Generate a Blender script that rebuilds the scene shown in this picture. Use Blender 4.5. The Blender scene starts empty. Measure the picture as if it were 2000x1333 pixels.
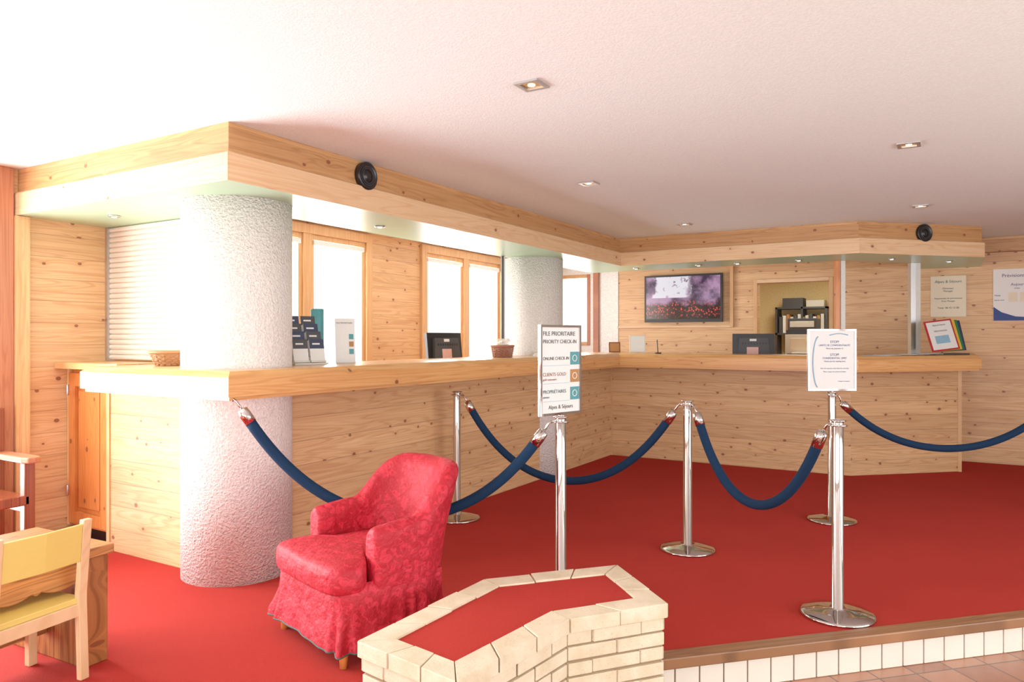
import bpy, bmesh, math, random
from mathutils import Matrix, Vector
random.seed(4)
scene = bpy.context.scene
H=2.424; CT=1.183; CB=1.036
# ------------------------------------------------------------ materials
def lin(c):
    return tuple(((v/255.0)/12.92 if v/255.0<=0.04045 else ((v/255.0+0.055)/1.055)**2.4) for v in c)+(1.0,)
class NT:
    def __init__(s,name):
        s.m=bpy.data.materials.new(name); s.m.use_nodes=True
        s.t=s.m.node_tree; s.b=s.t.nodes['Principled BSDF']
    def n(s,k,**kw):
        x=s.t.nodes.new(k)
        for a,b in kw.items(): setattr(x,a,b)
        return x
    def l(s,a,b): s.t.links.new(a,b)
    def put(s,sock,v):
        if isinstance(v,(int,float,tuple,list)): sock.default_value=v
        else: s.l(v,sock)
    def math(s,op,a,b=0.0,c=None,clamp=False):
        x=s.n('ShaderNodeMath',operation=op,use_clamp=clamp)
        s.put(x.inputs[0],a); s.put(x.inputs[1],b)
        if c is not None: s.put(x.inputs[2],c)
        return x.outputs[0]
    def comb(s,a,b,c):
        x=s.n('ShaderNodeCombineXYZ')
        s.put(x.inputs[0],a); s.put(x.inputs[1],b); s.put(x.inputs[2],c)
        return x.outputs[0]
    def dot(s,v,d):
        x=s.n('ShaderNodeVectorMath',operation='DOT_PRODUCT')
        s.l(v,x.inputs[0]); x.inputs[1].default_value=d
        return x.outputs['Value']
    def mix(s,f,a,b,mode='MIX'):
        x=s.n('ShaderNodeMix',data_type='RGBA',blend_type=mode)
        s.put(x.inputs[0],f); s.put(x.inputs[6],a); s.put(x.inputs[7],b)
        return x.outputs[2]
    def noise(s,vec,scale,detail=2.0,rough=0.5,dist=0.0):
        x=s.n('ShaderNodeTexNoise'); s.l(vec,x.inputs['Vector'])
        x.inputs['Scale'].default_value=scale; x.inputs['Detail'].default_value=detail
        x.inputs['Roughness'].default_value=rough; x.inputs['Distortion'].default_value=dist
        return x.outputs[0]
    def ramp(s,f,lo,hi):
        x=s.n('ShaderNodeMapRange'); s.put(x.inputs[0],f)
        x.inputs[1].default_value=lo; x.inputs[2].default_value=hi
        return x.outputs[0]
    def bump(s,h,strength=0.3,dist=0.01):
        x=s.n('ShaderNodeBump'); s.l(h,x.inputs['Height'])
        x.inputs['Strength'].default_value=strength; x.inputs['Distance'].default_value=dist
        s.l(x.outputs[0],s.b.inputs['Normal'])
    def pos(s): return s.n('ShaderNodeNewGeometry').outputs['Position']
    def col(s,c): s.put(s.b.inputs['Base Color'],c)
    def par(s,rough=0.5,metal=0.0,spec=0.5):
        s.b.inputs['Roughness'].default_value=rough; s.b.inputs['Metallic'].default_value=metal
        s.b.inputs['Specular IOR Level'].default_value=spec
def plain(name,c,rough=0.5,metal=0.0,var=0.08,scale=30,emit=0):
    t=NT(name); c=lin(c)
    nz=t.noise(t.pos(),scale)
    d=tuple(v*(1-var*2) for v in c[:3])+(1,)
    t.col(t.mix(nz,c,d)); t.par(rough,metal)
    if emit:
        t.b.inputs['Emission Color'].default_value=c; t.b.inputs['Emission Strength'].default_value=emit
    return t.m
def pine(name,u,v,plank=0.145,base=(226,186,138),dark=(194,142,94),seam=0.6,knots=0.42,rough=0.42,tint=0.28):
    t=NT(name); P=t.pos()
    U=t.dot(P,u); V=t.dot(P,v)
    vr=t.math('DIVIDE',V,plank); row=t.math('FLOOR',vr); fr=t.math('FRACT',vr)
    wn=t.n('ShaderNodeTexWhiteNoise',noise_dimensions='1D'); t.l(row,wn.inputs['W']); rnd=wn.outputs['Value']
    U2=t.math('MULTIPLY_ADD',rnd,7.3,U)
    vo=t.n('ShaderNodeTexVoronoi',voronoi_dimensions='2D',feature='F1'); vo.inputs['Scale'].default_value=1.0
    t.l(t.comb(t.math('MULTIPLY',U2,4.6),t.math('MULTIPLY_ADD',V,6.2,t.math('MULTIPLY',rnd,9.0)),0.0),vo.inputs['Vector'])
    dist=vo.outputs['Distance']
    sx=t.n('ShaderNodeSeparateColor'); t.l(vo.outputs['Color'],sx.inputs[0])
    keep=t.math('GREATER_THAN',sx.outputs[0],knots if knots else 2.0)
    halo=t.math('MULTIPLY',t.math('POWER',2.718,t.math('MULTIPLY',dist,-10.0)),keep)
    Vd=t.math('MULTIPLY_ADD',halo,0.035,V)
    g1=t.noise(t.comb(t.math('MULTIPLY',U2,1.3),t.math('MULTIPLY',Vd,60.0),t.math('MULTIPLY',rnd,20.0)),1.0,3.0,0.55,0.6)
    g2=t.noise(t.comb(t.math('MULTIPLY',U2,0.6),t.math('MULTIPLY',Vd,11.0),t.math('MULTIPLY',rnd,31.0)),1.0,1.5,0.5,1.0)
    wv=t.math('SINE',t.math('MULTIPLY',g2,60.0))
    g=t.math('ADD',t.math('MULTIPLY',t.ramp(g1,0.3,0.75),0.6),t.math('MULTIPLY',t.ramp(wv,0.0,1.0),0.42),clamp=True)
    c=t.mix(g,lin(base),lin(dark))
    c=t.mix(t.math('MULTIPLY',rnd,tint),c,lin(tuple(int(k*0.86) for k in dark)))
    if knots:
        c=t.mix(t.math('MULTIPLY',halo,0.38),c,lin((170,104,60)))
        sz=t.math('MULTIPLY_ADD',sx.outputs[1],0.05,0.035)
        k=t.math('MULTIPLY',t.math('LESS_THAN',dist,sz),keep)
        c=t.mix(t.math('MULTIPLY',k,0.82),c,lin((118,66,38)))
    sm=t.math('LESS_THAN',fr,0.022 if plank<0.5 else 0.0)
    c=t.mix(t.math('MULTIPLY',sm,seam),c,lin((104,66,40)))
    t.col(c); t.par(rough,0,0.4)
    t.bump(t.math('SUBTRACT',0.3,t.math('ADD',sm,t.math('MULTIPLY',g1,0.15))),0.25,0.004)
    return t.m
D45=(0.7071,0.7071,0); Z=(0,0,1)
pineY=pine('pine_planks_y',(0,1,0),Z); pineX=pine('pine_planks_x',(1,0,0),Z); pineD=pine('pine_planks_diag',D45,Z)
lightb=dict(base=(234,202,160),dark=(216,168,120),plank=0.6,seam=0,knots=0.82)
fasY=pine('pine_fascia_y',(0,1,0),Z,**lightb); fasX=pine('pine_fascia_x',(1,0,0),Z,**lightb); fasD=pine('pine_fascia_d',D45,Z,**lightb)
upb=dict(base=(204,156,104),dark=(166,114,68),plank=0.6,seam=0,knots=0.55)
upY=pine('pine_upper_y',(0,1,0),Z,**upb); upX=pine('pine_upper_x',(1,0,0),Z,**upb); upD=pine('pine_upper_d',D45,Z,**upb)
topY=pine('pine_top_y',(0,1,0),(1,0,0),base=(228,180,124),dark=(204,146,88),plank=0.2,seam=0.2,knots=0,rough=0.25)
topX=pine('pine_top_x',(1,0,0),(0,1,0),base=(228,180,124),dark=(204,146,88),plank=0.2,seam=0.2,knots=0,rough=0.25)
eb=dict(base=(228,174,112),dark=(202,136,78),plank=0.6,seam=0,rough=0.3,knots=0.85)
edgY=pine('pine_edge_y',(0,1,0),Z,**eb); edgX=pine('pine_edge_x',(1,0,0),Z,**eb); edgD=pine('pine_edge_d',D45,Z,**eb)
vert=dict(base=(222,178,126),dark=(200,148,96),plank=0.6,seam=0,knots=0)
frameW=pine('window_frame_wood',Z,(0,1,0),**vert)
cabW=pine('cabinet_wood',Z,(1,0,0),base=(218,140,72),dark=(190,104,48),plank=0.6,seam=0,rough=0.3)
redW=pine('red_stained_wood',Z,(0,1,0),base=(192,128,92),dark=(160,94,64),plank=0.6,seam=0,knots=0)
darkW=pine('dark_wood',(1,0,0),(0,1,0),base=(150,76,46),dark=(100,44,26),plank=0.6,seam=0,knots=0,rough=0.25)
rustW=pine('rustic_wood',(0,1,0),(1,0,0.6),base=(196,134,78),dark=(112,66,34),plank=0.12,seam=0.6,rough=0.35)
rustV=pine('rustic_wood_vertical',Z,(1,0.3,0),base=(180,116,64),dark=(104,58,28),plank=0.6,seam=0,rough=0.35)
beechW=pine('beech_wood',Z,(1,0,0),base=(234,198,152),dark=(218,176,126),plank=0.6,seam=0,knots=0)
nosW=pine('nosing_wood',D45,(0.7071,-0.7071,0),base=(164,114,76),dark=(104,68,42),plank=0.6,seam=0,knots=0)
def carpet():
    t=NT('red_carpet'); P=t.pos()
    a=t.noise(P,350,2,0.6); b=t.noise(P,1.6,3,0.6)
    c=t.mix(t.ramp(a,0.3,0.7),lin((162,42,36)),lin((182,56,48)))
    c=t.mix(t.math('MULTIPLY',t.ramp(b,0.35,0.8),0.45),c,lin((154,42,34)))
    t.col(c); t.par(0.95,0,0.1); t.bump(a,0.5,0.004)
    return t.m
carpetM=carpet()
def plaster(name,c,scale,strength,dist,rough=0.9,dk=0.93):
    t=NT(name); P=t.pos(); a=t.noise(P,scale,2,0.6)
    t.col(t.mix(t.ramp(a,0.38,0.62),lin(tuple(int(k*dk) for k in c)),lin(c))); t.par(rough,0,0.2)
    t.bump(a,strength,dist); return t.m
ceilM=plaster('ceiling_plaster',(232,240,238),110,0.4,0.004,dk=0.97)
colM=plaster('column_roughcast',(236,228,222),78,1.0,0.012,dk=0.93)
whiteM=plaster('white_wall',(240,240,236),60,0.1,0.002)
lobbyM=plaster('lobby_wall',(206,200,190),60,0.1,0.002)
offM=plaster('office_wall',(236,212,160),60,0.1,0.002)
def tiles():
    t=NT('terracotta_tiles'); P=t.pos()
    U=t.math('DIVIDE',t.dot(P,D45),0.20); V=t.math('DIVIDE',t.dot(P,(0.7071,-0.7071,0)),0.20)
    fu=t.math('FRACT',U); fv=t.math('FRACT',V)
    j=t.math('MAXIMUM',t.math('LESS_THAN',fu,0.04),t.math('LESS_THAN',fv,0.04))
    wn=t.n('ShaderNodeTexWhiteNoise',noise_dimensions='2D'); t.l(t.comb(t.math('FLOOR',U),t.math('FLOOR',V),0),wn.inputs['Vector'])
    c=t.mix(wn.outputs['Value'],lin((180,122,92)),lin((150,92,68)))
    c=t.mix(t.math('MULTIPLY',t.noise(P,12,4),0.4),c,lin((196,150,124)))
    t.col(t.mix(j,c,lin((104,84,70)))); t.par(0.35); t.bump(t.math('SUBTRACT',1.0,j),0.4,0.004); return t.m
tileM=tiles()
greenM=plain('soffit_green_paint',(176,212,178),0.3,var=0.02)
def brick():
    t=NT('painted_brick'); P=t.pos(); a=t.noise(P,9,4,0.6); b=t.noise(P,120,3,0.6)
    c=t.mix(t.ramp(a,0.35,0.75),lin((224,208,180)),lin((202,180,146)))
    t.col(t.mix(t.math('MULTIPLY',t.ramp(b,0.60,0.75),0.6),c,lin((170,138,104)))); t.par(0.55); t.bump(b,0.4,0.005); return t.m
brickM=brick()
mortM=plain('mortar',(148,122,92),0.9)
whTile=plain('white_tile',(228,218,202),0.3,var=0.05,scale=8)
grout=plain('grout',(140,106,82),0.9)
def metal(name,c,r):
    t=NT(name); a=t.noise(t.pos(),40,2); t.col(t.mix(a,lin(c),lin(tuple(int(k*0.96) for k in c)))); t.par(r,1.0); return t.m
chrome=metal('polished_chrome',(206,200,196),0.06)
alu=metal('brushed_aluminium',(205,205,205),0.35)
railM=plain('painted_rail',(222,220,214),0.4)
gold=metal('gold_reflector',(240,205,140),0.25)
ropeM=NT('blue_velvet'); ropeM.col(ropeM.mix(ropeM.noise(ropeM.pos(),180,2),lin((14,46,76)),lin((7,28,52)))); ropeM.par(0.85,0,0.2); ropeM=ropeM.m
def damask():
    t=NT('red_damask'); P=t.pos()
    w=t.noise(P,9,2,0.5); w2=t.noise(P,14,2,0.5)
    off=t.n('ShaderNodeVectorMath',operation='ADD'); t.l(P,off.inputs[0]); t.l(t.comb(t.math('MULTIPLY',w,0.16),t.math('MULTIPLY',w2,0.13),t.math('MULTIPLY',w,-0.15)),off.inputs[1])
    vo=t.n('ShaderNodeTexVoronoi',feature='DISTANCE_TO_EDGE'); vo.inputs['Scale'].default_value=15; t.l(off.outputs[0],vo.inputs['Vector'])
    v2=t.n('ShaderNodeTexVoronoi',feature='F1'); v2.inputs['Scale'].default_value=42; t.l(off.outputs[0],v2.inputs['Vector'])
    a=t.math('LESS_THAN',vo.outputs['Distance'],0.13); b=t.math('LESS_THAN',v2.outputs['Distance'],0.36)
    m=t.math('MAXIMUM',a,b)
    t.col(t.mix(m,lin((192,34,52)),lin((168,20,36)))); t.par(0.6,0,0.35)
    fine=t.noise(P,18,3,0.6)
    t.bump(t.math('ADD',t.math('MULTIPLY',m,0.10),t.math('MULTIPLY',fine,0.9)),0.8,0.018); return t.m
damM=damask()
black=plain('black_plastic',(24,24,26),0.35); dgrey=plain('dark_grey',(62,62,66),0.5)
white=plain('white_paper',(226,224,220),0.6,var=0.02); offwhite=plain('off_white_plastic',(210,206,194),0.5,var=0.03)
shutM=plain('shutter_slats',(226,216,200),0.4,var=0.03)
teal=plain('teal_print',(70,146,152),0.5); goldp=plain('ochre_print',(176,120,62),0.5); navy=plain('navy_print',(40,50,80),0.5)
txtD=plain('text_dark',(52,56,64),0.6); txtT=plain('text_teal',(36,92,102),0.6); txtB=plain('text_blue',(36,62,130),0.6); txtG=plain('text_bronze',(140,86,42),0.6)
cream=plain('cream_board',(222,206,180),0.5,var=0.02)
redP=plain('red_plastic',(184,28,38),0.4); grnP=plain('green_plastic',(30,116,72),0.4); yelP=plain('yellow_plastic',(220,180,56),0.4)
yelC=plain('yellow_paint',(224,198,104),0.4,var=0.03); pinkP=plain('pink_sticker',(222,174,164),0.5)
wick=plain('wicker',(196,138,88),0.6,var=0.25,scale=120); wickR=plain('wicker_red',(180,114,88),0.6,var=0.25,scale=120)
hem=plain('green_piping',(60,90,80),0.7)
glow=plain('lamp_glow',(255,244,220),0.5,emit=2.5)
bluS=plain('light_blue_print',(136,180,206),0.5)
# ------------------------------------------------------------ builder
class B:
    def __init__(s,M=None):
        s.bm=bmesh.new(); s.mats=[]; s.M=M or Matrix()
    def mi(s,m):
        if m not in s.mats: s.mats.append(m)
        return s.mats.index(m)
    def v(s,p): return s.bm.verts.new(s.M@Vector(p))
    def f(s,vs,m,smooth=False):
        try: x=s.bm.faces.new(vs)
        except ValueError: return
        x.material_index=s.mi(m); x.smooth=smooth; return x
    def box(s,x0,x1,y0,y1,z0,z1,m,L=None):
        s.prism([(x0,y0),(x1,y0),(x1,y1),(x0,y1)],z0,z1,m,L=L)
    def prism(s,poly,z0,z1,m,L=None,sides=None,top=None,bot=None,poly2=None):
        L=L or Matrix()
        a=[s.v(L@Vector((p[0],p[1],z0))) for p in poly]; b=[s.v(L@Vector((p[0],p[1],z1))) for p in (poly2 or poly)]
        n=len(poly)
        s.f(a[::-1],bot or m); s.f(b,top or m)
        for i in range(n):
            j=(i+1)%n; s.f([a[i],a[j],b[j],b[i]],sides[i] if sides else m)
    def loft(s,rings,m,closed=True,cap=True,smooth=True):
        R=[[s.v(p) for p in r] for r in rings]; n=len(R[0])
        for i in range(len(R)-1):
            for k in range(n if closed else n-1):
                j=(k+1)%n; s.f([R[i][k],R[i][j],R[i+1][j],R[i+1][k]],m,smooth)
        if cap: s.f(R[0][::-1],m); s.f(R[-1],m)
    def tube(s,pts,r,m,n=12,closed=False):
        pts=[Vector(p) for p in pts]; rings=[]
        N=len(pts); prev=None
        for i,p in enumerate(pts):
            if closed: t=(pts[(i+1)%N]-pts[i-1]).normalized()
            else: t=(pts[min(i+1,N-1)]-pts[max(i-1,0)]).normalized()
            up=Vector((0,0,1)) if abs(t.z)<0.95 else Vector((1,0,0))
            if prev is not None:
                a=(prev-t*prev.dot(t)).normalized()
            else: a=t.cross(up).normalized()
            prev=a; b=t.cross(a)
            rr=r[i] if isinstance(r,list) else r
            rings.append([p+a*math.cos(q*2*math.pi/n)*rr+b*math.sin(q*2*math.pi/n)*rr for q in range(n)])
        if closed: rings.append(rings[0])
        s.loft(rings,m,cap=not closed)
    def cyl(s,p0,p1,r,m,n=24,r1=None): s.tube([p0,p1],[r,r if r1 is None else r1],m,n)
    def lathe(s,c,prof,m,n=40):
        s.loft([[ (c[0]+r*math.cos(k*2*math.pi/n),c[1]+r*math.sin(k*2*math.pi/n),c[2]+z) for k in range(n)] for r,z in prof],m)
    def done(s,name,bevel=0,seg=2,sub=0):
        bmesh.ops.recalc_face_normals(s.bm,faces=s.bm.faces)
        xs=[v.co for v in s.bm.verts]
        mn=Vector((min(c.x for c in xs),min(c.y for c in xs),min(c.z for c in xs))); mx=Vector((max(c.x for c in xs),max(c.y for c in xs),max(c.z for c in xs)))
        o=Vector(((mn.x+mx.x)/2,(mn.y+mx.y)/2,mn.z))
        for v in s.bm.verts: v.co-=o
        me=bpy.data.meshes.new(name); s.bm.to_mesh(me); s.bm.free()
        for m in s.mats: me.materials.append(m)
        ob=bpy.data.objects.new(name,me); scene.collection.objects.link(ob); ob.location=o
        if bevel:
            md=ob.modifiers.new('bevel','BEVEL'); md.width=bevel; md.segments=seg; md.limit_method='ANGLE'; md.angle_limit=math.radians(35)
        if sub:
            md=ob.modifiers.new('sub','SUBSURF'); md.levels=sub; md.render_levels=sub
        return ob
def txt(parent,name,body,M,x,z,size,mat,align='CENTER',off=0.0015):
    cu=bpy.data.curves.new(name,'FONT'); cu.body=body; cu.size=size; cu.align_x=align; cu.align_y='CENTER'; cu.extrude=0.0003
    cu.materials.append(mat); ob=bpy.data.objects.new(name,cu); scene.collection.objects.link(ob)
    W=M@Matrix.Translation((x,-off,z))@Matrix.Rotation(math.pi/2,4,'X')
    ob.parent=parent; ob.matrix_parent_inverse=Matrix.Translation(-parent.location); ob.matrix_basis=W
    return ob
def RT(x,y,z,deg): return Matrix.Translation((x,y,z))@Matrix.Rotation(math.radians(deg),4,'Z')
def arc(a,b,sag,n=40):
    a=Vector(a); b=Vector(b); out=[]; k=1.6
    for i in range(n+1):
        t=i/n; x=(t-0.5)*2
        q=(math.cosh(k*x)-1)/(math.cosh(k)-1)
        p=a.lerp(b,t); p.z-=sag*(1-q)
        out.append(p)
    return out
# ------------------------------------------------------------ room shell
BW=9.45; LX=-5.1; TH=0.18
b=B(); b.prism([(LX-TH,-3.2),(-1.3,-3.2),(-1.3,2.82),(4,8.12),(4,12.5),(LX-TH,12.5)],-0.3,0,carpetM); b.done('floor')
b=B(); b.prism([(-1.3,-3.2),(4.2,-3.2),(4.2,8.32),(-1.3,2.82)],-0.3,-0.18,tileM); b.done('floor_tiled')
b=B(); b.box(LX-TH,4.2,-3.4,12.6,H,H+0.15,ceilM); b.done('ceiling')
def wall(name,axis,c0,c1,a0,a1,holes,mat,z0=0,z1=H):
    b=B(); hs=sorted(holes); cur=a0
    def seg(s,e,lo,hi):
        if e-s<1e-4 or hi-lo<1e-4: return
        if axis=='Y': b.box(c0,c1,s,e,lo,hi,mat(s,e) if callable(mat) else mat)
        else: b.box(s,e,c0,c1,lo,hi,mat(s,e) if callable(mat) else mat)
    for (s,e,lo,hi) in hs:
        seg(cur,s,z0,z1); seg(s,e,z0,lo); seg(s,e,hi,z1); cur=e
    seg(cur,a1,z0,z1)
    return b.done(name)
W1=(3.95,5.70,0.85,2.40); W2=(6.52,8.27,0.85,2.40); W0=(-0.3,2.22,0.0,2.30)
wall('wall_left','Y',LX-TH,LX,-3.2,BW+0.1,[W0,W1,W2],pineY)
wx0,wx1=-4.85,-4.36
dx0,dx1=-2.076,-1.247
wall('wall_back','X',BW,BW+0.12,LX,4.2,[(wx0,wx1,1.25,2.25),(dx0,dx1,0,2.035)],lambda s,e: whiteM if e<-4.2 else pineX)
b=B(); b.box(-4.36,-3.94,BW-0.012,BW-0.001,0,H-0.001,whiteM); b.done('wall_back_plaster')
wall('wall_right','Y',4.0,4.2,-3.2,BW+0.12,[(0.0,5.5,0.5,2.2)],lobbyM,z0=-0.3)
wall('wall_front','X',-3.4,-3.2,LX-TH,4.2,[(-4.4,-0.6,0.3,2.2),(0.2,3.6,0.3,2.2)],lobbyM,z0=-0.3)
wall('wall_office_back','X',12.3,12.4,-4,0.5,[],offM); wall('wall_office_left','Y',-3.1,-3.0,BW+0.12,12.3,[],offM); wall('wall_office_right','Y',-0.5,-0.4,BW+0.12,12.3,[],offM)
def windowY(name,Y0,Y1,z0,z1,X):
    b=B(); w=0.085; c=(Y0+Y1)/2
    b.box(X-0.1,X+0.035,Y0,Y0+w,z0,z1,frameW); b.box(X-0.1,X+0.035,Y1-w,Y1,z0,z1,frameW)
    b.box(X-0.1,X+0.035,Y0+w,Y1-w,z1-w,z1,frameW); b.box(X-0.1,X+0.06,Y0+w,Y1-w,z0,z0+w,frameW)
    b.box(X-0.08,X+0.03,c-0.05,c+0.05,z0+w,z1-w,frameW)
    for (a,e) in ((Y0+w,c-0.05),(c+0.05,Y1-w)):
        b.box(X-0.07,X+0.01,a,a+0.045,z0+w,z1-w,frameW); b.box(X-0.07,X+0.01,e-0.045,e,z0+w,z1-w,frameW)
        b.box(X-0.07,X+0.01,a+0.045,e-0.045,z1-w-0.05,z1-w,frameW); b.box(X-0.07,X+0.01,a+0.045,e-0.045,z0+w,z0+w+0.05,frameW)
        b.box(X+0.012,X+0.03,a+0.03,e-0.03,z1-w-0.10,z1-w-0.055,white)
        b.cyl((X+0.02,a+0.06,z1-w-0.1),(X+0.02,a+0.06,z0+0.4),0.003,white,6)
    return b.done(name,0.004)
windowY('window_1',*W1,LX); windowY('window_2',*W2,LX)
b=B(); 
for (a,e) in ((W0[0],W0[0]+0.1),(0.92,1.02),(W0[1]-0.06,W0[1])): b.box(LX-0.12,LX+0.03,a,e,0.0,2.3,redW)
b.box(LX-0.12,LX+0.03,W0[0]+0.1,W0[1]-0.06,2.2,2.3,redW); b.box(LX-0.12,LX+0.03,W0[0]+0.1,W0[1]-0.06,0.0,0.12,redW)
b.done('window_3',0.004)
b=B(); 
b.box(wx0,wx0+0.05,BW-0.02,BW+0.08,1.25,2.25,frameW); b.box(wx1-0.05,wx1,BW-0.02,BW+0.08,1.25,2.25,redW)
b.box(wx0+.05,wx1-.05,BW-0.02,BW+0.08,2.2,2.25,frameW); b.box(wx0+.05,wx1-.05,BW-0.02,BW+0.08,1.25,1.30,frameW); b.done('window_4',0.003)
for i,(s,e) in enumerate(((-4.4,-0.6),(0.2,3.6))):
    b=B(); n=4
    for k in range(n+1):
        x=s+(e-s)*k/n; x0=min(max(x-0.07,s),e-0.14); b.box(x0,x0+0.14,-3.38,-3.22,0.38,2.12,darkW)
    b.box(s,e,-3.38,-3.22,2.12,2.2,darkW); b.box(s,e,-3.38,-3.22,0.3,0.38,darkW); b.done('window_%d'%(5+i))
b=B(); n=5
for k in range(n+1):
    y=0+5.5*k/n; y0=min(max(y-0.07,0),5.36); b.box(4.02,4.18,y0,y0+0.14,0.58,2.12,darkW)
b.box(4.02,4.18,0,5.5,2.12,2.2,darkW); b.box(4.02,4.18,0,5.5,0.5,0.58,darkW); b.done('window_7')
b=B(); b.box(LX,LX+0.05,2.365,2.45,0,2.125,frameW); b.box(LX,LX+0.03,2.222,2.364,0,H-0.001,redW); b.done('trim_1',0.004)
b=B(); t=0.045
b.box(dx0-t,dx0,BW-0.03,BW,0,2.035+t,frameW); b.box(dx1,dx1+t,BW-0.03,BW,0,2.035+t,frameW); b.box(dx0,dx1,BW-0.03,BW,2.035,2.035+t,fasX)
b.done('trim_5',0.003)
b=B(); b.box(-4.0+0.06,-2.41,BW-0.04,BW-0.003,1.49,1.515,fasX); b.box(-2.41,-2.37,BW-0.04,BW-0.003,1.49,2.30,frameW); b.box(-3.9,-2.41,BW-0.03,BW-0.003,2.28,2.30,fasX); b.done('trim_2')
b=B(); b.box(0.26,4.0,BW-0.14,BW-0.001,2.27,H-0.001,upX); b.done('trim_3')
b=B(); b.box(-4.30,-4.22,BW-0.05,BW-0.013,0.9,2.4,redW); b.done('trim_4')
# soffit
SX=LX+0.001
outer=[(SX,2.40),(-3.07,2.40),(-3.07,7.40),(-0.73,7.40),(0.25,8.38),(0.25,BW-0.001)]
inner=[(-0.35,BW-0.001),(-0.35,8.63),(-0.98,8.0),(-3.67,8.0),(-3.67,3.0),(SX,3.0)]
o2=[(SX,2.375),(-3.045,2.375),(-3.045,7.375),(-0.72,7.375),(0.275,8.37),(0.275,BW-0.001)]
sidesU=[upX,upY,upX,upD,upY,upX,upY,upD,upX,upY,upX,upY]
sidesF=[fasX,fasY,fasX,fasD,fasY,fasX,fasY,fasD,fasX,fasY,fasX,fasY]
b=B(); b.prism(outer+inner,2.28,H-0.001,upX,sides=sidesU)
b.prism(o2+inner,2.127,2.266,fasX,sides=sidesF,bot=greenM)
b.prism(o2+inner,2.266,2.28,fasX,sides=sidesF,poly2=outer+inner)
b.done('soffit')
# counter
cout=[(-4.39,2.40),(-3.07,2.40),(-3.07,7.40),(-0.73,7.40),(0.25,8.38),(0.25,BW-0.002)]
cin=[(-0.35,BW-0.002),(-0.35,8.63),(-0.98,8.0),(-3.67,8.0),(-3.67,3.0),(-4.39,3.0)]
cs=[edgX,edgY,edgX,edgD,edgY,edgX,edgY,edgD,edgX,edgY,edgX,edgY]
b=B(); 
def ins(d): return [(-4.39+d,2.40+d),(-3.07-d,2.40+d),(-3.07-d,7.40+d),(-0.73-d*0.41,7.40+d),(0.25-d,8.38+d*0.41),(0.25-d,BW-0.002)]
b.prism(cout+cin,CB+0.02,CT-0.03,edgY,sides=cs)
b.prism(cout+cin,CT-0.03,CT,edgY,sides=cs,top=topY,poly2=ins(0.035)+cin)
b.prism(ins(0.02)+cin,CB,CB+0.02,edgY,sides=cs)
b.prism([(LX+0.001,2.62),(-4.39,2.62),(-4.39,3.0),(LX+0.001,3.0)],1.15,1.19,topX)
po=[(-4.59,2.70),(-3.374,2.70),(-3.374,7.88),(-0.845,7.88),(0.083,8.72),(0.083,BW-0.002)]
pi=[(0.03,BW-0.002),(0.03,8.75),(-0.87,7.93),(-3.424,7.93),(-3.424,2.75),(-4.59,2.75)]
b.prism(po+pi,0.0,CB,pineX,sides=[pineX,pineY,pineX,pineD,pineY,pineX,pineY,pineD,pineX,pineY,pineX,pineY])
b.box(-4.62,-4.59,2.69,2.75,0,1.15,frameW); b.box(0.055,0.09,8.69,8.73,0,CB,frameW); b.box(-3.374,-3.362,7.868,7.88,0,CB,frameW)
b.prism([(-3.67,3.05),(-3.67,8.0),(-0.98,8.0),(-0.98,8.45),(-4.2,8.45),(-4.2,3.05)],0.96,1.0,topY)
b.box(-4.2,-4.17,3.05,8.45,0,0.96,pineY); b.box(-4.17,-0.98,8.42,8.45,0,0.96,pineX)
b.done('reception_counter')
b=B(); x0,x1,yf=LX+0.002,-4.622,2.70
b.box(x0,x1,yf+0.02,3.0,0.1,1.149,cabW); b.box(x0,x1,yf+0.08,3.0,0,0.1,black)
b.box(x0,x0+0.03,yf,yf+0.02,0.1,1.149,frameW)
a=x0+0.032
b.box(a,a+0.07,yf-0.006,yf+0.02,0.12,1.12,cabW); b.box(x1-0.075,x1,yf-0.006,yf+0.02,0.12,1.12,cabW)
b.box(a+0.07,x1-0.075,yf-0.006,yf+0.02,0.12,0.20,cabW); b.box(a+0.07,x1-0.075,yf-0.006,yf+0.02,1.03,1.12,cabW)
b.prism([(a+0.10,0.23),(x1-0.105,0.23),(x1-0.105,1.0),(a+0.10,1.0)],-0.012,0.0,cabW,L=Matrix.Translation((0,yf+0.006,0))@Matrix.Rotation(math.pi/2,4,'X'))
for z in (0.3,0.97): b.cyl((a,yf-0.012,z),(a,yf-0.012,z+0.07),0.008,alu,10)
b.done('cabinet',0.003)
b=B(); z=1.20; n=26; dz=(2.125-1.2)/n
for i in range(n):
    zz=z+i*dz
    pr=[(0,zz),(-0.012,zz+dz*0.15),(-0.016,zz+dz*0.5),(-0.012,zz+dz*0.85),(0,zz+dz)]
    b.loft([[(xx,2.99+q[0],q[1]) for q in pr]+[(xx,3.0,zz+dz),(xx,3.0,zz)] for xx in (LX+0.03,-3.72)],shutM,smooth=False)
b.box(LX+0.001,LX+0.03,2.96,3.01,1.19,2.126,alu)
b.done('roller_shutter')
for i,(x,y) in enumerate(((-3.645,5.93),(-0.965,8.03),(-0.33,8.66))):
    b=B(RT(x,y,0,31)); 
    if i==1: b.box(-0.045,0.0,-0.02,0.03,CT,2.126,cabW); b.box(0.002,0.045,-0.03,0.03,CT,2.126,railM)
    elif i==0: b.box(-0.02,0.02,-0.03,0.03,CT,2.126,railM); b.box(-0.012,0.008,-0.036,-0.03,CT,2.126,dgrey)
    else: b.box(-0.05,0.0,-0.03,0.03,CT,2.126,alu); b.box(0.0,0.05,-0.03,0.03,CT,2.126,railM)
    b.done('shutter_rail' if i==0 else 'shutter_rail.%03d'%i)
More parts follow.
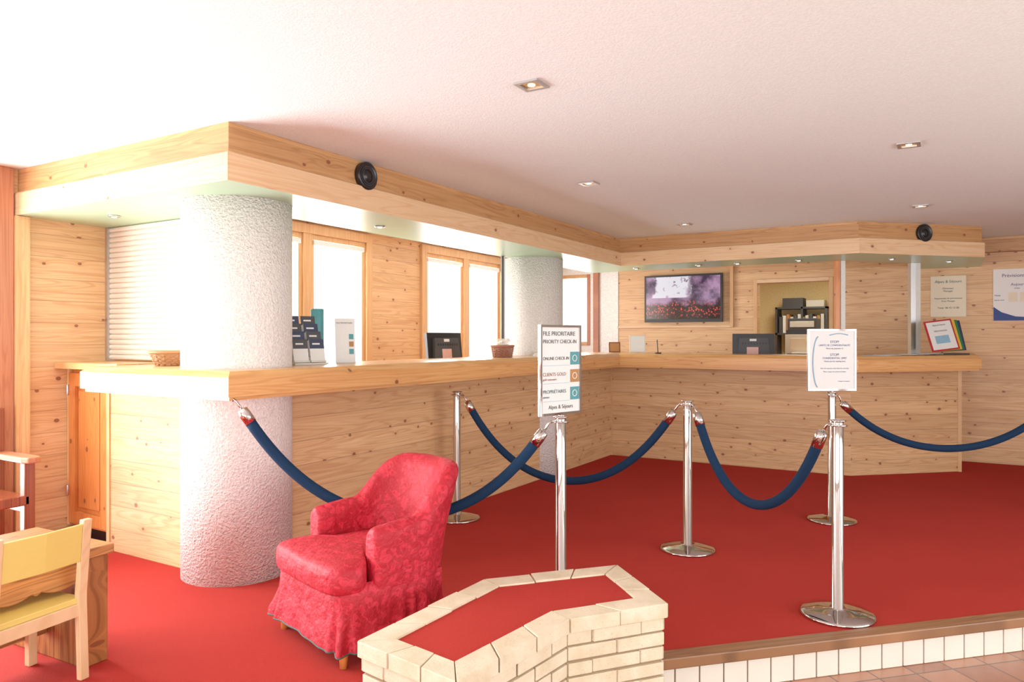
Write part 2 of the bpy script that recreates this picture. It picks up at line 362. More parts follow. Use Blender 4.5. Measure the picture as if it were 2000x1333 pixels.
for i,(x,y,r) in enumerate(((-3.568,2.853,0.305),(-3.57,6.38,0.295))):
    b=B(); b.lathe((x,y,0),[(r,0.0),(r,1.0),(r,2.13)],colM,64); b.done('column' if i==0 else 'column.001')
def dl(c,s): return (s,s+c)
b=B(); b.prism([dl(4.12,-1.1),dl(4.12,4.0),dl(4.0,4.0),dl(4.0,-1.1)],-0.045,0.004,nosW); b.done('step_nosing',0.006)
b=B(); L=RT(-1.1,3.02-0.045,0,45)
b.box(0,7.0,0.0,0.03,-0.18,-0.045,grout,L=L)
k=0.0
while k<6.9:
    b.box(k+0.003,k+0.112,-0.008,0.0,-0.178,-0.048,whTile,L=L); k+=0.116
b.done('step_riser',0.002)
P=[(-1.77,1.91),(-1.75,2.69),(-1.33,3.17),(-0.96,2.81),(-1.225,2.47),(-1.30,1.84)]
def inset(poly,d):
    n=len(poly); out=[]
    area=sum(poly[i][0]*poly[(i+1)%n][1]-poly[(i+1)%n][0]*poly[i][1] for i in range(n))
    sg=1 if area>0 else -1
    for i in range(n):
        p0=Vector(poly[i-1]); p1=Vector(poly[i]); p2=Vector(poly[(i+1)%n])
        e1=(p1-p0).normalized(); e2=(p2-p1).normalized()
        n1=Vector((-e1.y,e1.x))*sg; n2=Vector((-e2.y,e2.x))*sg
        bis=(n1+n2).normalized(); k=d/max(0.2,bis.dot(n1)); out.append(tuple(p1+bis*k))
    return out
b=B(); zt=0.30
inn=inset(P,0.012); core=inset(P,0.022)
b.prism(core,-0.18,zt-0.012,mortM)
b.prism(inset(P,0.095),zt-0.012,zt-0.008,carpetM)
ch=0.058
def bricks(outp,inp,z0,z1,bl,ph):
    n=len(outp)
    for i in range(n):
        j=(i+1)%n
        o0,o1,i0,i1=[Vector(q) for q in (outp[i],outp[j],inp[i],inp[j])]
        Lg=(o1-o0).length; nb=max(1,round(Lg/bl)); cuts=[0]+[(k+ph)/nb for k in range(0 if ph else 1,nb)]+[1]
        for a,e in zip(cuts[:-1],cuts[1:]):
            if e-a<0.02: continue
            g=0.0035/Lg
            q=[o0.lerp(o1,a+g),o0.lerp(o1,e-g),i0.lerp(i1,e-g),i0.lerp(i1,a+g)]
            jj=random.uniform(-0.003,0.003)
            nrm=((o0-i0)+(o1-i1)).normalized()*jj
            b.prism([tuple(p+nrm) for p in q],z0+random.uniform(0,0.001),z1+random.uniform(-0.002,0.002),brickM)
bricks(P,inset(P,0.10),zt-ch+0.002,zt,0.19,0)
z=zt-ch; k=0
while z>-0.17:
    z0=max(z-ch+0.009,-0.18)
    bricks(inn,inset(P,0.06),z0,z,0.21,0.5*(k%2==0)); z-=ch; k+=1
b.done('brick_planter',0.005)
# ------------------------------------------------------------ ceiling and soffit lights
for i,(x,y) in enumerate(((-1.524,2.709),(-2.154,4.638),(-0.202,4.617),(-2.154,6.763),(-0.214,6.805))):
    b=B(RT(x,y,0,0)); s=0.058; s2=0.038; zz=H-0.008
    for q in ((-s,s,-s,-s2),(-s,s,s2,s),(-s,-s2,-s2,s2),(s2,s,-s2,s2)): b.box(q[0],q[1],q[2],q[3],zz,H-0.0005,alu)
    b.box(-s2,s2,-s2,s2,H-0.003,H-0.0005,gold); b.cyl((0,0,H-0.006),(0,0,H-0.003),0.016,glow,16)
    b.done('recessed_downlight' if i==0 else 'recessed_downlight.%03d'%i,0.001)
sp=[(-4.55,2.7),(-3.4,3.9),(-3.0,7.7),(-2.3,7.7),(-1.9,7.72),(-1.3,7.72),(-0.5,8.05),(-0.02,8.6)]
for k,(x,y) in enumerate(sp):
    b=B(); b.lathe((x,y,2.117),[(0.036,0.0095),(0.036,0.003),(0.029,0.0),(0.023,0.002)],alu,24); b.cyl((x,y,2.115),(x,y,2.119),0.016,glow,20); b.done('soffit_spotlight' if k==0 else 'soffit_spotlight.%03d'%k)
def speaker(name,x,y,z,deg):
    M=RT(x,y,z,deg)@Matrix.Rotation(math.pi/2,4,'X'); b=B(M)
    b.lathe((0,0,-0.022),[(0.084,0.0),(0.084,0.032),(0.074,0.040),(0.068,0.034),(0.035,0.026),(0.030,0.034),(0.012,0.038)],black,40)
    for r in (0.045,0.058):
        b.tube([(r*math.cos(a*math.pi/16),r*math.sin(a*math.pi/16),0.011) for a in range(32)],0.002,dgrey,6,closed=True)
    return b.done(name)
speaker('loudspeaker',-3.047,3.378,2.335,90); speaker('loudspeaker.001',-0.232+0.014,7.908-0.014,2.335,45)
# ------------------------------------------------------------ stanchions
posts={'A':(-3.17,4.50),'B':(-1.703,3.33),'C':(-1.442,4.59),'D':(-0.475,3.88),'E':(-0.757,5.87),'F':(0.75,7.0)}
PT=0.95
for k,(n,(x,y)) in enumerate(posts.items()):
    b=B(); b.lathe((x,y,0),[(0.166,0.0),(0.172,0.006),(0.172,0.012),(0.164,0.018),(0.10,0.028),(0.045,0.034),(0.0275,0.040),(0.0275,PT-0.03),(0.0275,PT-0.028),(0.046,PT-0.026),(0.046,PT-0.020),(0.0275,PT-0.018),(0.0275,PT-0.004),(0.040,PT-0.002),(0.040,PT+0.002),(0.012,PT+0.006)],chrome,48)
    if n in 'BE': b.cyl((x,y,PT),(x,y,PT+0.012),0.012,chrome,16)
    b.done('stanchion_post' if k==0 else 'stanchion_post.%03d'%k)
def rope(name,p0,p1,low):
    p0=Vector(p0); p1=Vector(p1)
    b=B(); h=Vector((p1.x-p0.x,p1.y-p0.y,0)).normalized()
    a=p0+h*0.075; a.z-=0.085; c=p1-h*0.075; c.z-=0.085
    pts=arc(a,c,(a.z+c.z)/2-low)
    b.tube(pts,0.027,ropeM,14)
    for (e,q,r) in ((p0,pts[0],pts[1]),(p1,pts[-1],pts[-2])):
        d=(r-q).normalized(); b.tube([q-d*0.055,q-d*0.05,q-d*0.02,q+d*0.03],[0.012,0.027,0.030,0.030],chrome,16)
        w=q-d*0.055
        m=w.lerp(e,0.5)+Vector((0,0,0.014)); b.tube([w,w.lerp(m,0.6),m,e.lerp(m,0.3)+Vector((0,0,0.012)),e],0.006,chrome,8)
    return b.done(name)
def pt(n,m,z=PT-0.03,o=0.043):
    a=Vector(posts[n]); c=Vector(posts[m]) if isinstance(m,str) else Vector(m); d=(c-a).normalized()*o; return (a.x+d.x,a.y+d.y,z)
rope('rope',(-3.09,2.44,CB-0.002),pt('B',(-3.09,2.44)),0.450)
rope('rope.001',pt('A','C'),pt('C','A'),0.365)
rope('rope.002',pt('C','D'),pt('D','C'),0.42)
rope('rope.003',pt('E','F'),pt('F','E'),0.52)
def signframe(x,y,zb,w,h,deg):
    M=RT(x,y,zb,deg); b=B(M); t=0.012
    b.box(-w/2+t,w/2-t,0.0,0.004,t,h-t,white); b.box(-w/2,w/2,0.0045,0.012,0,h,alu)
    b.box(-w/2,w/2,-0.006,0.0045,0,t,chrome); b.box(-w/2,w/2,-0.006,0.0045,h-t,h,chrome)
    b.box(-w/2,-w/2+t,-0.006,0.0045,t,h-t,chrome); b.box(w/2-t,w/2,-0.006,0.0045,t,h-t,chrome)
    return b,M
b,M=signframe(-1.703,3.33,0.962,0.30,0.455,73.7)
for z,m in ((0.285,teal),(0.195,goldp),(0.105,teal)):
    b.box(0.070,0.136,-0.001,0.0,z-0.033,z+0.033,m)
    b.tube([(0.103+0.016*math.cos(a*math.pi/8),-0.002,z+0.016*math.sin(a*math.pi/8)) for a in range(16)],0.002,white,6,closed=True)
    b.box(-0.128,0.066,-0.0008,0.0,z-0.036,z-0.034,bluS)
o=b.done('priority_sign')
txt(o,'text_1','FILE PRIORITAIRE',M,-0.130,0.410,0.031,txtD,'LEFT'); txt(o,'text_2','PRIORITY CHECK-IN',M,-0.130,0.370,0.027,txtD,'LEFT')
txt(o,'text_3','ONLINE CHECK-IN',M,-0.130,0.285,0.0225,txtD,'LEFT'); txt(o,'text_4','CLIENTS GOLD',M,-0.130,0.205,0.0245,txtG,'LEFT'); txt(o,'text_5','gold customers',M,-0.130,0.180,0.016,txtG,'LEFT')
txt(o,'text_6','PROPRIÉTAIRES',M,-0.130,0.118,0.0245,txtT,'LEFT'); txt(o,'text_7','owners',M,-0.130,0.092,0.016,txtT,'LEFT'); txt(o,'text_8','Alpes & Séjours',M,0.0,0.04,0.028,txtD)
b,M=signframe(-0.757,5.87,0.962,0.365,0.455,34)
ar=[(-0.10+0.045*math.cos(math.radians(q)),-0.002,0.21+0.19*math.sin(math.radians(q))) for q in range(95,260,8)]
b.tube(ar,0.004,bluS,6); b.tube([(-0.02+0.14*t,-0.002,0.41+0.012*math.sin(t*3)) for t in [k/8 for k in range(9)]],0.004,bluS,6)
o=b.done('privacy_sign')
for k,(s,z,sz) in enumerate((('STOP!',0.36,0.026),('LIMITE DE CONFIDENTIALITÉ',0.335,0.018),('Merci de patienter ici',0.312,0.015),('STOP!',0.265,0.026),('CONFIDENTIAL LIMIT',0.24,0.019),('Thank you for waiting here',0.217,0.015),('Merci de respecter cette limite de courtoisie',0.165,0.0118),('Please respect the privacy of others',0.14,0.0118),('L’équipe de réception',0.07,0.010))):
    txt(o,'text_%d'%(k+1),s,M,0.02 if k<8 else 0.09,z,sz,txtB)
# ------------------------------------------------------------ armchair
M=RT(-2.305,2.60,0,-17.5)@Matrix.Diagonal((0.91,0.90,0.99,1.0))
b=B(M)
W=0.275; D=0.23; Y0=-0.19
def path():
    pts=[]; ys=[Y0,Y0+0.004,Y0+0.015,Y0+0.035,-0.10,-0.05,0.0,0.03]
    for y in ys: pts.append(((-W,y),(-1,0),0))
    n=44
    for k in range(n+1):
        a=math.pi-math.pi*k/n
        nn=Vector((math.cos(a)/W,math.sin(a)/D)).normalized()
        pts.append(((W*math.cos(a),0.05+D*math.sin(a)),(nn.x,nn.y),math.sin(a)))
    for y in ys[::-1]: pts.append(((W,y),(1,0),0))
    return pts
rings=[]; PP=path(); N=len(PP)
for i,((x,y),(nx,ny),s) in enumerate(PP):
    t=min(1,max(0,s*1.12)); sm=t*t*(3-2*t)
    h=0.55+0.205*sm+0.02*min(1,max(0,(y-Y0)/0.2)); fl=0.02+0.085*sm
    e=min(i,N-1-i); sh=(0.60,0.82,0.94,1.0)[min(e,3)]; dp=(0.024,0.012,0.004,0)[min(e,3)]
    prof=[(0.050,0.20),(0.056,0.30),(0.058,0.40),(0.056,0.46),(0.056,h-0.08)]
    for q in range(0,9):
        an=math.pi*q/8; prof.append((0.002+0.054*math.cos(an),h-0.05+0.05*math.sin(an)))
    prof+=[(-0.052,h-0.09),(-0.053,0.42),(-0.05,0.20)]
    r=[]
    for (n_,z) in prof:
        n2=n_*sh+fl*(max(0,(z-0.3))/0.45)**1.3; z2=z-(dp if z>0.45 else 0)
        r.append((x+nx*n2,y+ny*n2,z2))
    rings.append(r)
b.loft(rings,damM)
def outline(off):
    w=0.333+off; fr=-0.37-off; r=0.045; pts=[]
    for t in range(48): pts.append((-w+r+(2*w-2*r)*t/48,fr))
    for a in range(8): q=-math.pi/2+a*math.pi/16; pts.append((w-r+r*math.cos(q),fr+r+r*math.sin(q)))
    for t in range(40): pts.append((w,fr+r+(0.05-fr-r)*t/40))
    ry=0.285+off
    for a in range(80): q=a*math.pi/80; pts.append((w*math.cos(q),0.05+ry*math.sin(q)))
    for t in range(40): pts.append((-w,0.05-(0.05-fr-r)*t/40))
    for a in range(8): q=math.pi+a*math.pi/16; pts.append((-w+r+r*math.cos(q),fr+r+r*math.sin(q)))
    return pts
def skring(off,z,pl):
    pts=outline(off); out=[]; n=len(pts)
    for i,p in enumerate(pts):
        c=Vector(p); d=(c-Vector((0,-0.05))).normalized()
        cd=min((c-Vector((0.34,-0.38))).length,(c-Vector((-0.34,-0.38))).length,(c-Vector((0.34,0.02))).length+0.01)
        cornr=math.exp(-cd*cd/0.006)
        m=pl*(math.sin(i*2*math.pi*17/n+math.sin(i*0.05)*2)*0.18+math.sin(i*2*math.pi*7/n+1)*0.3+cornr*1.5*math.cos(cd*75))
        c=c+d*m; out.append((c.x,c.y,z))
    return out
b.loft([skring(-0.03,0.33,0),skring(-0.01,0.315,0.0),skring(-0.002,0.29,0.001),skring(0.0,0.26,0.003),skring(0.005,0.20,0.008),skring(0.014,0.14,0.014),skring(0.024,0.10,0.018),skring(0.028,0.07,0.020)],damM,cap=False)
b.tube(skring(0.028,0.069,0.020),0.0035,hem,6,closed=True)
b.box(-0.29,0.29,-0.33,0.22,0.10,0.31,damM)
for (x,y) in ((-0.30,-0.335),(0.30,-0.335),(-0.22,0.20),(0.22,0.20)): b.cyl((x,y,0.12),(x*1.02,y*1.02,0.0),0.026,cabW,14,r1=0.017)
o=b.done('armchair')
cb=B(M)
def cush(z,sc):
    T=[(-0.33,-0.40),(-0.16,-0.412),(0,-0.415),(0.16,-0.412),(0.33,-0.40),(0.338,-0.30),(0.328,-0.215),(0.222,-0.20),(0.218,0.0),(0.20,0.12),(0.11,0.20),(0,0.22),(-0.11,0.20),(-0.20,0.12),(-0.218,0.0),(-0.222,-0.20),(-0.328,-0.215),(-0.338,-0.30)]
    return [(x*sc[0],-0.08+(y+0.08)*sc[1],z) for x,y in T]
cb.loft([cush(0.315,(0.5,0.5)),cush(0.295,(0.95,0.96)),cush(0.305,(0.995,1.0)),cush(0.35,(1.015,1.015)),cush(0.395,(0.995,1.0)),cush(0.415,(0.95,0.955)),cush(0.432,(0.72,0.74)),cush(0.44,(0.35,0.35))],damM)
c=cb.done('seat_cushion',sub=2); c.parent=o; c.matrix_parent_inverse=Matrix.Translation(-o.location)
# ------------------------------------------------------------ child's chair, rustic table, wooden armchair
M=RT(-2.966,1.625,0,7.6)
b=B(M); w=0.34; d=0.30
for y in (0,-w):
    b.loft([[(xx+dx,y+dy,z) for dx,dy in ((-0.013,-0.018),(0.013,-0.018),(0.013,0.018),(-0.013,0.018))] for xx,z in ((0.012,0),(0.0,0.30),(0.0,0.34),(0.03,0.635))],beechW,smooth=False)
    b.box(-d-0.015,-d+0.015,y-0.017,y+0.017,0,0.30,beechW)
    b.box(-d,0,y-0.009,y+0.009,0.25,0.30,beechW)
b.box(-d-0.009,-d+0.009,-w,0,0.25,0.30,beechW); b.box(-0.009,0.009,-w,0,0.25,0.30,beechW)
b.box(-d-0.03,0.0,-w-0.01,0.01,0.30,0.322,yelC)
b.loft([[(x0,y,z),(x0+0.012,y,z),(x0+0.012+dx,y,z+0.15),(x0+dx,y,z+0.15)] for y,x0,z,dx in ((-w+0.018,0.012,0.47,0.014),(-w/2,0.022,0.47,0.014),(-0.018,0.012,0.47,0.014))],yelC,smooth=False)
b.done('child_chair',0.003)
b=B(RT(-3.03,1.80,0,3))
b.box(-0.56,0.0,-0.95,0.0,0.445,0.487,rustW)
for y0,y1 in ((-0.125,-0.02),(-0.93,-0.85)): b.box(-0.54,-0.012,y0,y1,0,0.445,rustV)
sc=[(-0.85,0.445)]+[(-0.85+0.725*k/40,0.37-0.026*abs(math.sin(k/40*math.pi*4))-(0.02 if k%10==0 else 0)) for k in range(41)]+[(-0.125,0.445)]
for xx in (-0.035,-0.53):
    b.loft([[(xx+dx,p[0],p[1]) for p in sc] for dx in (0,0.02)],rustW,smooth=False)
b.box(-0.30,-0.26,-0.85,-0.125,0.10,0.16,rustW)
b.done('rustic_table',0.006)
b=B(RT(-4.86,1.95,0,0))
for y in (-0.30,0.30):
    b.box(0.16,0.22,y-0.03,y+0.03,0,0.62,darkW); b.box(-0.2,-0.14,y-0.03,y+0.03,0,0.92,darkW)
    b.prism([(-0.2,y-0.045),(0.22,y-0.05),(0.27,y-0.035),(0.28,y),(0.27,y+0.035),(0.22,y+0.05),(-0.2,y+0.045)],0.62,0.655,redW)
    b.box(-0.18,0.18,y-0.015,y+0.015,0.32,0.37,darkW)
b.box(-0.18,0.22,-0.30,0.30,0.37,0.43,darkW)
for z in (0.55,0.68,0.82): b.box(-0.19,-0.17,-0.28,0.28,z,z+0.08,darkW)
b.box(0.17,0.20,-0.28,0.28,0.10,0.14,darkW)
b.done('wooden_armchair',0.008)
# ------------------------------------------------------------ counter items
def basket(name,x,y,z,r0,r1,h,m,fill=False):
    b=B(RT(x,y,z,0)); n=64; rows=int(h/0.011)
    for k in range(rows):
        t=k/(rows-1); r=r0+(r1-r0)*t; zz=0.006+t*(h-0.012)
        b.tube([((r+0.006*math.cos(a*12*2*math.pi/n+math.pi*(k%2)))*math.cos(a*2*math.pi/n),(r+0.006*math.cos(a*12*2*math.pi/n+math.pi*(k%2)))*math.sin(a*2*math.pi/n),zz) for a in range(n)],0.0048,m,6,closed=True)
    for a in range(12):
        q=a*math.pi/6+0.2; b.cyl((r0*math.cos(q),r0*math.sin(q),0.004),(r1*math.cos(q),r1*math.sin(q),h-0.004),0.004,m,6)
    b.tube([(r1*1.02*math.cos(a*math.pi/20),r1*1.02*math.sin(a*math.pi/20),h-0.003) for a in range(40)],0.009,m,8,closed=True)
    b.cyl((0,0,0.0),(0,0,0.008),r0,m,24)
    if fill:
        for k in range(13): 
            L=Matrix.Rotation(0.3*k,4,'Z'); b.box(-0.055,0.055,-0.04,0.04,h-0.04+0.008*k,h-0.034+0.008*k,white if k%2 else cream,L=L)
    return b.done(name)
basket('wicker_basket',-4.06,2.74,CT+0.001,0.065,0.10,0.085,wick); basket('wicker_basket.001',-3.35,5.44,CT+0.001,0.08,0.095,0.10,wickR,True)
M=RT(-3.52,3.33,CT+0.001,70); b=B(M)
b.box(-0.11,0.11,-0.10,0.10,0,0.012,offwhite)
for k in range(4):
    for c_ in range(2):
        L=Matrix.Translation((-0.055+0.11*c_,-0.07+0.045*k,0.012+0.05*k))@Matrix.Rotation(math.radians(-14),4,'X')
        b.box(-0.048,0.048,-0.004,0.004,0,0.15,white,L=L); b.box(-0.048,0.048,-0.006,-0.004,0.09,0.15,navy if (k+c_)%2 else dgrey,L=L)
        b.box(-0.03,0.02,-0.007,-0.006,0.115,0.125,white,L=L)
        b.box(-0.05,0.05,-0.014,0.006,-0.012 if k else 0.0,0.0 if k else 0.012,offwhite,L=L)
b.box(-0.11,0.11,0.085,0.09,0.012,0.2,offwhite)
b.done('leaflet_rack')
b=B(RT(-3.61,3.52,CT+0.001,60)); b.lathe((0,0,0),[(0.042,0),(0.042,0.355),(0.038,0.36)],teal,32)
o=b.done('teal_tube_display'); 
M=RT(-3.46,3.63,CT+0.001,55); b=B(M); L=Matrix.Rotation(math.radians(-8),4,'X')
b.box(-0.065,0.065,-0.003,0.003,0.002,0.30,white,L=L); b.box(-0.065,0.065,-0.01,0.06,0,0.006,offwhite)
for k,m in enumerate((teal,goldp,teal)): b.box(0.025,0.055,-0.0045,-0.003,0.06+0.05*k,0.095+0.05*k,m,L=L)
o=b.done('counter_leaflet_stand')
txt(o,'text_1','FILE PRIORITAIRE',M@L,-0.058,0.27,0.014,txtD,'LEFT',0.004)
def monitor(name,x,y,z,deg,w=0.44,h=0.30):
    b=B(RT(x,y,z,deg))
    b.prism([(-0.10,-0.09),(0.10,-0.09),(0.12,0.09),(-0.12,0.09)],0,0.015,black); b.box(-0.03,0.03,-0.01,0.02,0.015,0.20,black)
    L=Matrix.Translation((0,0,0.10))@Matrix.Rotation(math.radians(-6),4,'X')
    b.box(-w/2,w/2,0.0,0.03,0,h,black,L=L); b.box(-w/2+0.02,w/2-0.02,0.03,0.032,0.02,h-0.02,dgrey,L=L)
    b.prism([(-w/2+0.05,0.04),(w/2-0.05,0.04),(w/2-0.07,h-0.05),(-w/2+0.07,h-0.05)],0,0.03,dgrey,L=L@Matrix.Rotation(math.pi/2,4,'X'))
    b.box(-0.07,0.05,-0.0315,-0.03,0.05,0.15,pinkP,L=L); b.box(-0.04,0.03,-0.0325,-0.0315,h-0.085,h-0.06,white,L=L)
    for k in range(9): b.box(-0.12+0.03*k,-0.105+0.03*k,-0.031,-0.03,h-0.12,h-0.10,black,L=L)
    return b.done(name,0.004)
monitor('computer_monitor',-3.92,5.40,1.001,82); monitor('computer_monitor.001',-1.85,8.22,1.001,15)
def tvm():
    t=NT('tv_picture'); P=t.pos(); s=t.n('ShaderNodeSeparateXYZ'); t.l(P,s.inputs[0]); z=s.outputs[2]; x=s.outputs[0]
    n1=t.noise(P,5,3,0.6); n2=t.noise(P,14,3,0.6)
    top=t.mix(t.ramp(n1,0.38,0.62),lin((58,36,66)),lin((180,140,176)))
    nn=t.math('MULTIPLY',n1,0.3)
    ax=t.math('ABSOLUTE',t.math('ADD',x,t.math('ADD',3.0,nn)))
    sx=t.ramp(ax,0.24,0.20); sz=t.math('GREATER_THAN',z,1.88)
    top=t.mix(t.math('MULTIPLY',t.math('MULTIPLY',sx,sz),t.ramp(n2,0.34,0.42)),top,lin((236,232,240)))
    vo=t.n('ShaderNodeTexVoronoi'); vo.inputs['Scale'].default_value=34; t.l(P,vo.inputs['Vector'])
    bot=t.mix(t.ramp(vo.outputs['Distance'],0.45,0.2),lin((44,10,18)),lin((232,82,54)))
    bot=t.mix(t.math('GREATER_THAN',n2,0.58),bot,lin((30,8,14)))
    zz=t.math('ADD',z,t.math('MULTIPLY',n1,0.20)); c=t.mix(t.ramp(zz,1.95,1.87),top,bot)
    c=t.mix(t.ramp(z,1.68,1.60),c,lin((22,6,12)))
    t.col((0.01,0.01,0.01,1)); t.par(0.15); t.l(c,t.b.inputs['Emission Color']); t.b.inputs['Emission Strength'].default_value=0.85
    return t.m
b=B(); b.box(-3.525,-2.49,BW-0.10,BW-0.05,1.56,2.18,black); b.box(-3.50,-2.515,BW-0.102,BW-0.10,1.60,2.155,tvm()); b.box(-3.2,-2.8,BW-0.05,BW-0.001,1.7,2.0,dgrey)
b.done('television',0.003)
def board(x0,x1,z0,z1,m):
    b=B(); b.box(x0,x1,BW-0.014,BW-0.001,z0,z1,m); return b,RT((x0+x1)/2,BW-0.014,z0,0)
b,M=board(-0.20,0.14,1.585,2.04,cream); o=b.done('duty_manager_sign',0.003)
for k,(s,z,sz,m) in enumerate((('Alpes & Séjours',0.39,0.040,txtT),('Directeur',0.315,0.027,txtD),('Manager',0.285,0.027,txtD),('Responsable de permanence',0.205,0.023,txtD),('Duty Manager',0.175,0.023,txtD),('Tania  06 42 15 08',0.10,0.027,txtD))): txt(o,'text_%d'%(k+1),s,M,0,z,sz,m)
b,M=board(0.386,0.98,1.537,2.09,white)
b.M=M
b.prism([(-0.295,0.001),(0.295,0.001),(0.295,0.03),(0.1,0.03),(-0.1,0.045),(-0.22,0.09),(-0.295,0.15)],0,0.002,txtB,L=Matrix.Rotation(math.pi/2,4,'X'))
for k in range(4): b.box(-0.16+0.1*k,-0.08+0.1*k,-0.0015,0.0,0.20,0.30,cream)
o=b.done('weather_board',0.0005)
for k,(s,x,z,sz,al) in enumerate((('Prévisions Météo',-0.22,0.48,0.050,'LEFT'),('Aujourd’hui',-0.14,0.385,0.040,'LEFT'),('today',-0.11,0.345,0.022,'LEFT'),('Matin',-0.285,0.27,0.024,'LEFT'),('Après-midi',-0.288,0.22,0.020,'LEFT'),('Demain',-0.02,0.14,0.026,'LEFT'))): txt(o,'text_%d'%(k+1),s,M,x,z,sz,txtB,al)
M=RT(-0.02,8.50,CT+0.001,36); b=B(M)
for k,m in enumerate((redP,yelP,grnP,navy)):
    L=Matrix.Translation((-0.17+0.035*k,0.02*k,0.012+0.002*k))@Matrix.Rotation(math.radians(-16),4,'X')@Matrix.Rotation(math.radians(-7+1.5*k),4,'Y')
    b.box(0,0.30,-0.004,0.004,0.015,0.33,m,L=L)
    if k==0: b.box(0.018,0.282,-0.006,-0.004,0.03,0.315,white,L=L); b.box(0.07,0.22,-0.0065,-0.006,0.09,0.17,bluS,L=L); L0=L
b.box(-0.17,0.22,0.0,0.14,0,0.016,dgrey)
o=b.done('display_folders')
txt(o,'text_1','Alpes & Séjours',M@L0,0.15,0.28,0.022,txtD,off=0.007); txt(o,'text_2','Informations',M@L0,0.15,0.22,0.028,txtD,off=0.007)
b=B()
for k in range(6):
    L=RT(-0.62+0.09*k,7.80+0.09*k,CT,30+17*k); b.box(-0.1,0.1,-0.07,0.07,0.0005+0.003*k,0.003+0.003*k,white if k%2 else bluS,L=L)
b.done('paper_leaflets')
b=B(); b.cyl((-2.72,7.62,CT),(-2.72,7.62,CT+0.012),0.035,black,20); b.cyl((-2.72,7.62,CT+0.012),(-2.73,7.62,CT+0.15),0.005,black,8); b.done('counter_pen')
def smallframe(name,x,y,deg,w,h,m1,m2):
    b=B(RT(x,y,CT+0.003,deg)); L=Matrix.Rotation(math.radians(-10),4,'X')
    b.box(-w/2,w/2,-0.004,0.006,0,h,m1,L=L); b.box(-w/2+0.012,w/2-0.012,-0.006,-0.004,0.012,h-0.012,m2,L=L); b.box(-0.01,0.01,0.0,h*0.4,0,0.006,m1); return b.done(name)
smallframe('counter_picture_frame',-3.32,7.85,30,0.13,0.12,darkW,goldp); smallframe('counter_notice',-3.02,7.80,30,0.18,0.20,cream,white)
b=B(RT(-3.25,6.05,CT+0.001,70)); 
for k in range(5): b.box(-0.1,0.1,-0.07,0.07,0.006*k,0.005+0.006*k,white,L=Matrix.Rotation(0.12*k,4,'Z'))
b.done('paper_stack')
# office contents
b=B(); X0,X1,Ya,Yb=-2.35,-1.60,11.9,12.25
for z in (0.05,0.5,0.95,1.4,1.80): b.box(X0,X1,Ya,Yb,z,z+0.03,dgrey)
for x in (X0,X1-0.03,(X0+X1)/2): b.box(x,x+0.03,Ya,Yb,0,1.83,dgrey)
for k in range(12): b.box(X0+0.05+0.055*k,X0+0.095+0.055*k,Ya+0.04,Yb-0.05,1.43,1.43+0.25+0.02*(k%3),[dgrey,white,goldp,offwhite][k%4])
b.box(X0+0.1,X0+0.4,Ya+0.04,Yb-0.05,1.83,1.97,dgrey); b.box(X0+0.45,X0+0.7,Ya+0.04,Yb-0.05,1.83,1.93,offwhite)
b.done('office_shelf')
b=B(); b.box(-1.98,-1.45,10.5,11.1,0,1.02,offwhite); b.box(-1.95,-1.48,10.49,10.5,0.1,0.95,dgrey); b.done('office_cabinet',0.006)
b=B(RT(-1.71,10.8,1.021,0)); b.box(-0.25,0.25,-0.22,0.22,0,0.38,offwhite); b.box(-0.22,0.22,-0.24,-0.22,0.05,0.12,dgrey); b.box(-0.24,0.24,-0.2,0.2,0.38,0.44,black); b.box(-0.18,0.14,-0.225,-0.22,0.17,0.33,cream)
b.box(-0.22,0.15,-0.2,0.2,0.44,0.60,dgrey); b.box(-0.15,0.15,-0.34,-0.22,0.12,0.13,white); b.box(-0.19,0.12,-0.205,-0.2,0.48,0.56,offwhite); b.done('printer',0.006)
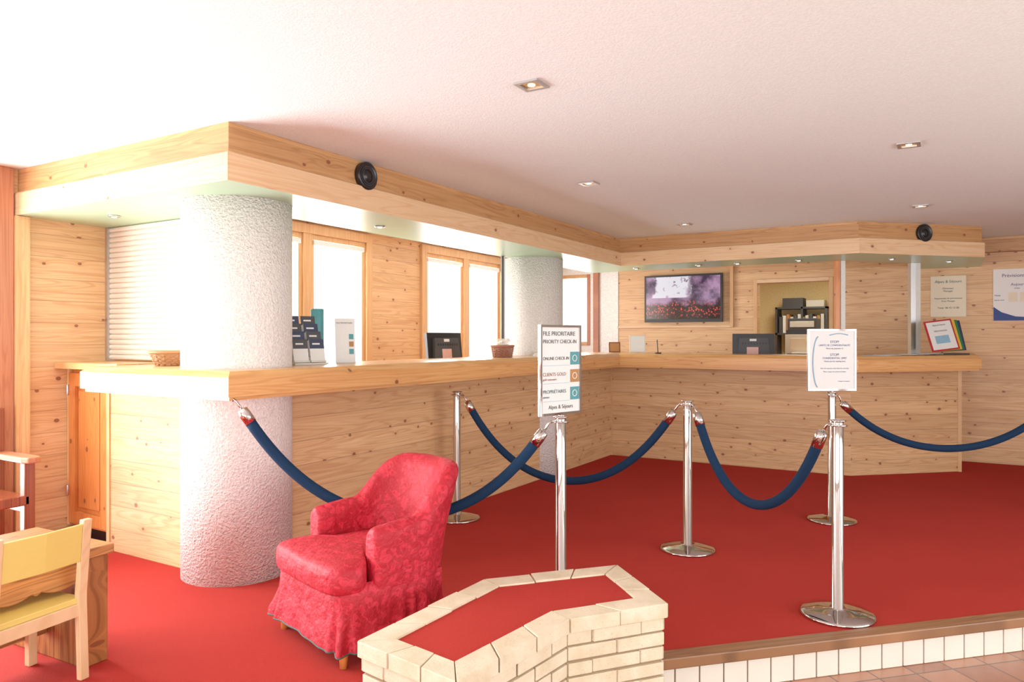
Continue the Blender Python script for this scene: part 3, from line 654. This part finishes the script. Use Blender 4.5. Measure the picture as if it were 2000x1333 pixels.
b=B(); b.box(-1.42,-0.62,12.2,12.29,0,2.08,cabW); b.box(-1.34,-0.70,12.18,12.2,0.02,2.0,offwhite); b.box(-1.25,-0.8,12.17,12.18,1.1,1.85,white); b.box(-1.25,-0.8,12.17,12.18,0.2,0.95,white); b.cyl((-1.3,12.15,1.0),(-1.22,12.15,1.0),0.01,alu,10); b.done('door_1')
# ------------------------------------------------------------ lights
def area(name,loc,rot,sx,sy,pw,col=(0.97,0.99,1)):
    l=bpy.data.lights.new(name,'AREA'); l.shape='RECTANGLE'; l.size=sx; l.size_y=sy; l.energy=pw; l.color=col
    o=bpy.data.objects.new(name,l); scene.collection.objects.link(o); o.location=loc; o.rotation_euler=rot; return o
R=math.radians
area('window_light_1',(LX-0.25,4.82,1.62),(0,R(-90),0),1.6,1.8,125)
area('window_light_2',(LX-0.25,7.4,1.62),(0,R(-90),0),1.6,1.8,125)
area('window_light_3',(LX-0.25,0.96,1.15),(0,R(-90),0),2.3,2.5,390)
area('window_light_4',(-4.6,BW+0.25,1.75),(R(-90),0,0),0.6,1.1,24)
area('window_light_5',(-2.5,-3.5,1.25),(R(90),0,0),3.8,1.9,185)  # added soft frontal fill, out of view behind the camera
area('window_light_6',(1.9,-3.5,1.25),(R(90),0,0),3.4,1.9,215)  # second added fill behind the camera, also unseen
area('window_light_7',(4.3,2.75,1.35),(0,R(90),0),1.7,5.5,245)  # added fill from the unseen right side, brightens the back area
area('office_lamp',(-1.7,10.6,2.38),(0,0,0),0.6,0.6,32,(1,.92,.74))
w=bpy.data.worlds.new('sky'); scene.world=w; w.use_nodes=True
w.node_tree.nodes['Background'].inputs[0].default_value=(0.92,0.97,1,1); w.node_tree.nodes['Background'].inputs[1].default_value=1.6
# ------------------------------------------------------------ camera
cam=bpy.data.cameras.new('camera'); co=bpy.data.objects.new('camera',cam); scene.collection.objects.link(co)
cam.sensor_width=36; cam.lens=25.83; cam.shift_y=-0.00275; cam.clip_start=0.05
co.location=(0,0,1.35); co.rotation_euler=(R(90),0,R(30.88)); scene.camera=co
scene.view_settings.view_transform='Standard'; scene.view_settings.look='None'; scene.view_settings.exposure=0.05; scene.view_settings.gamma=1.12
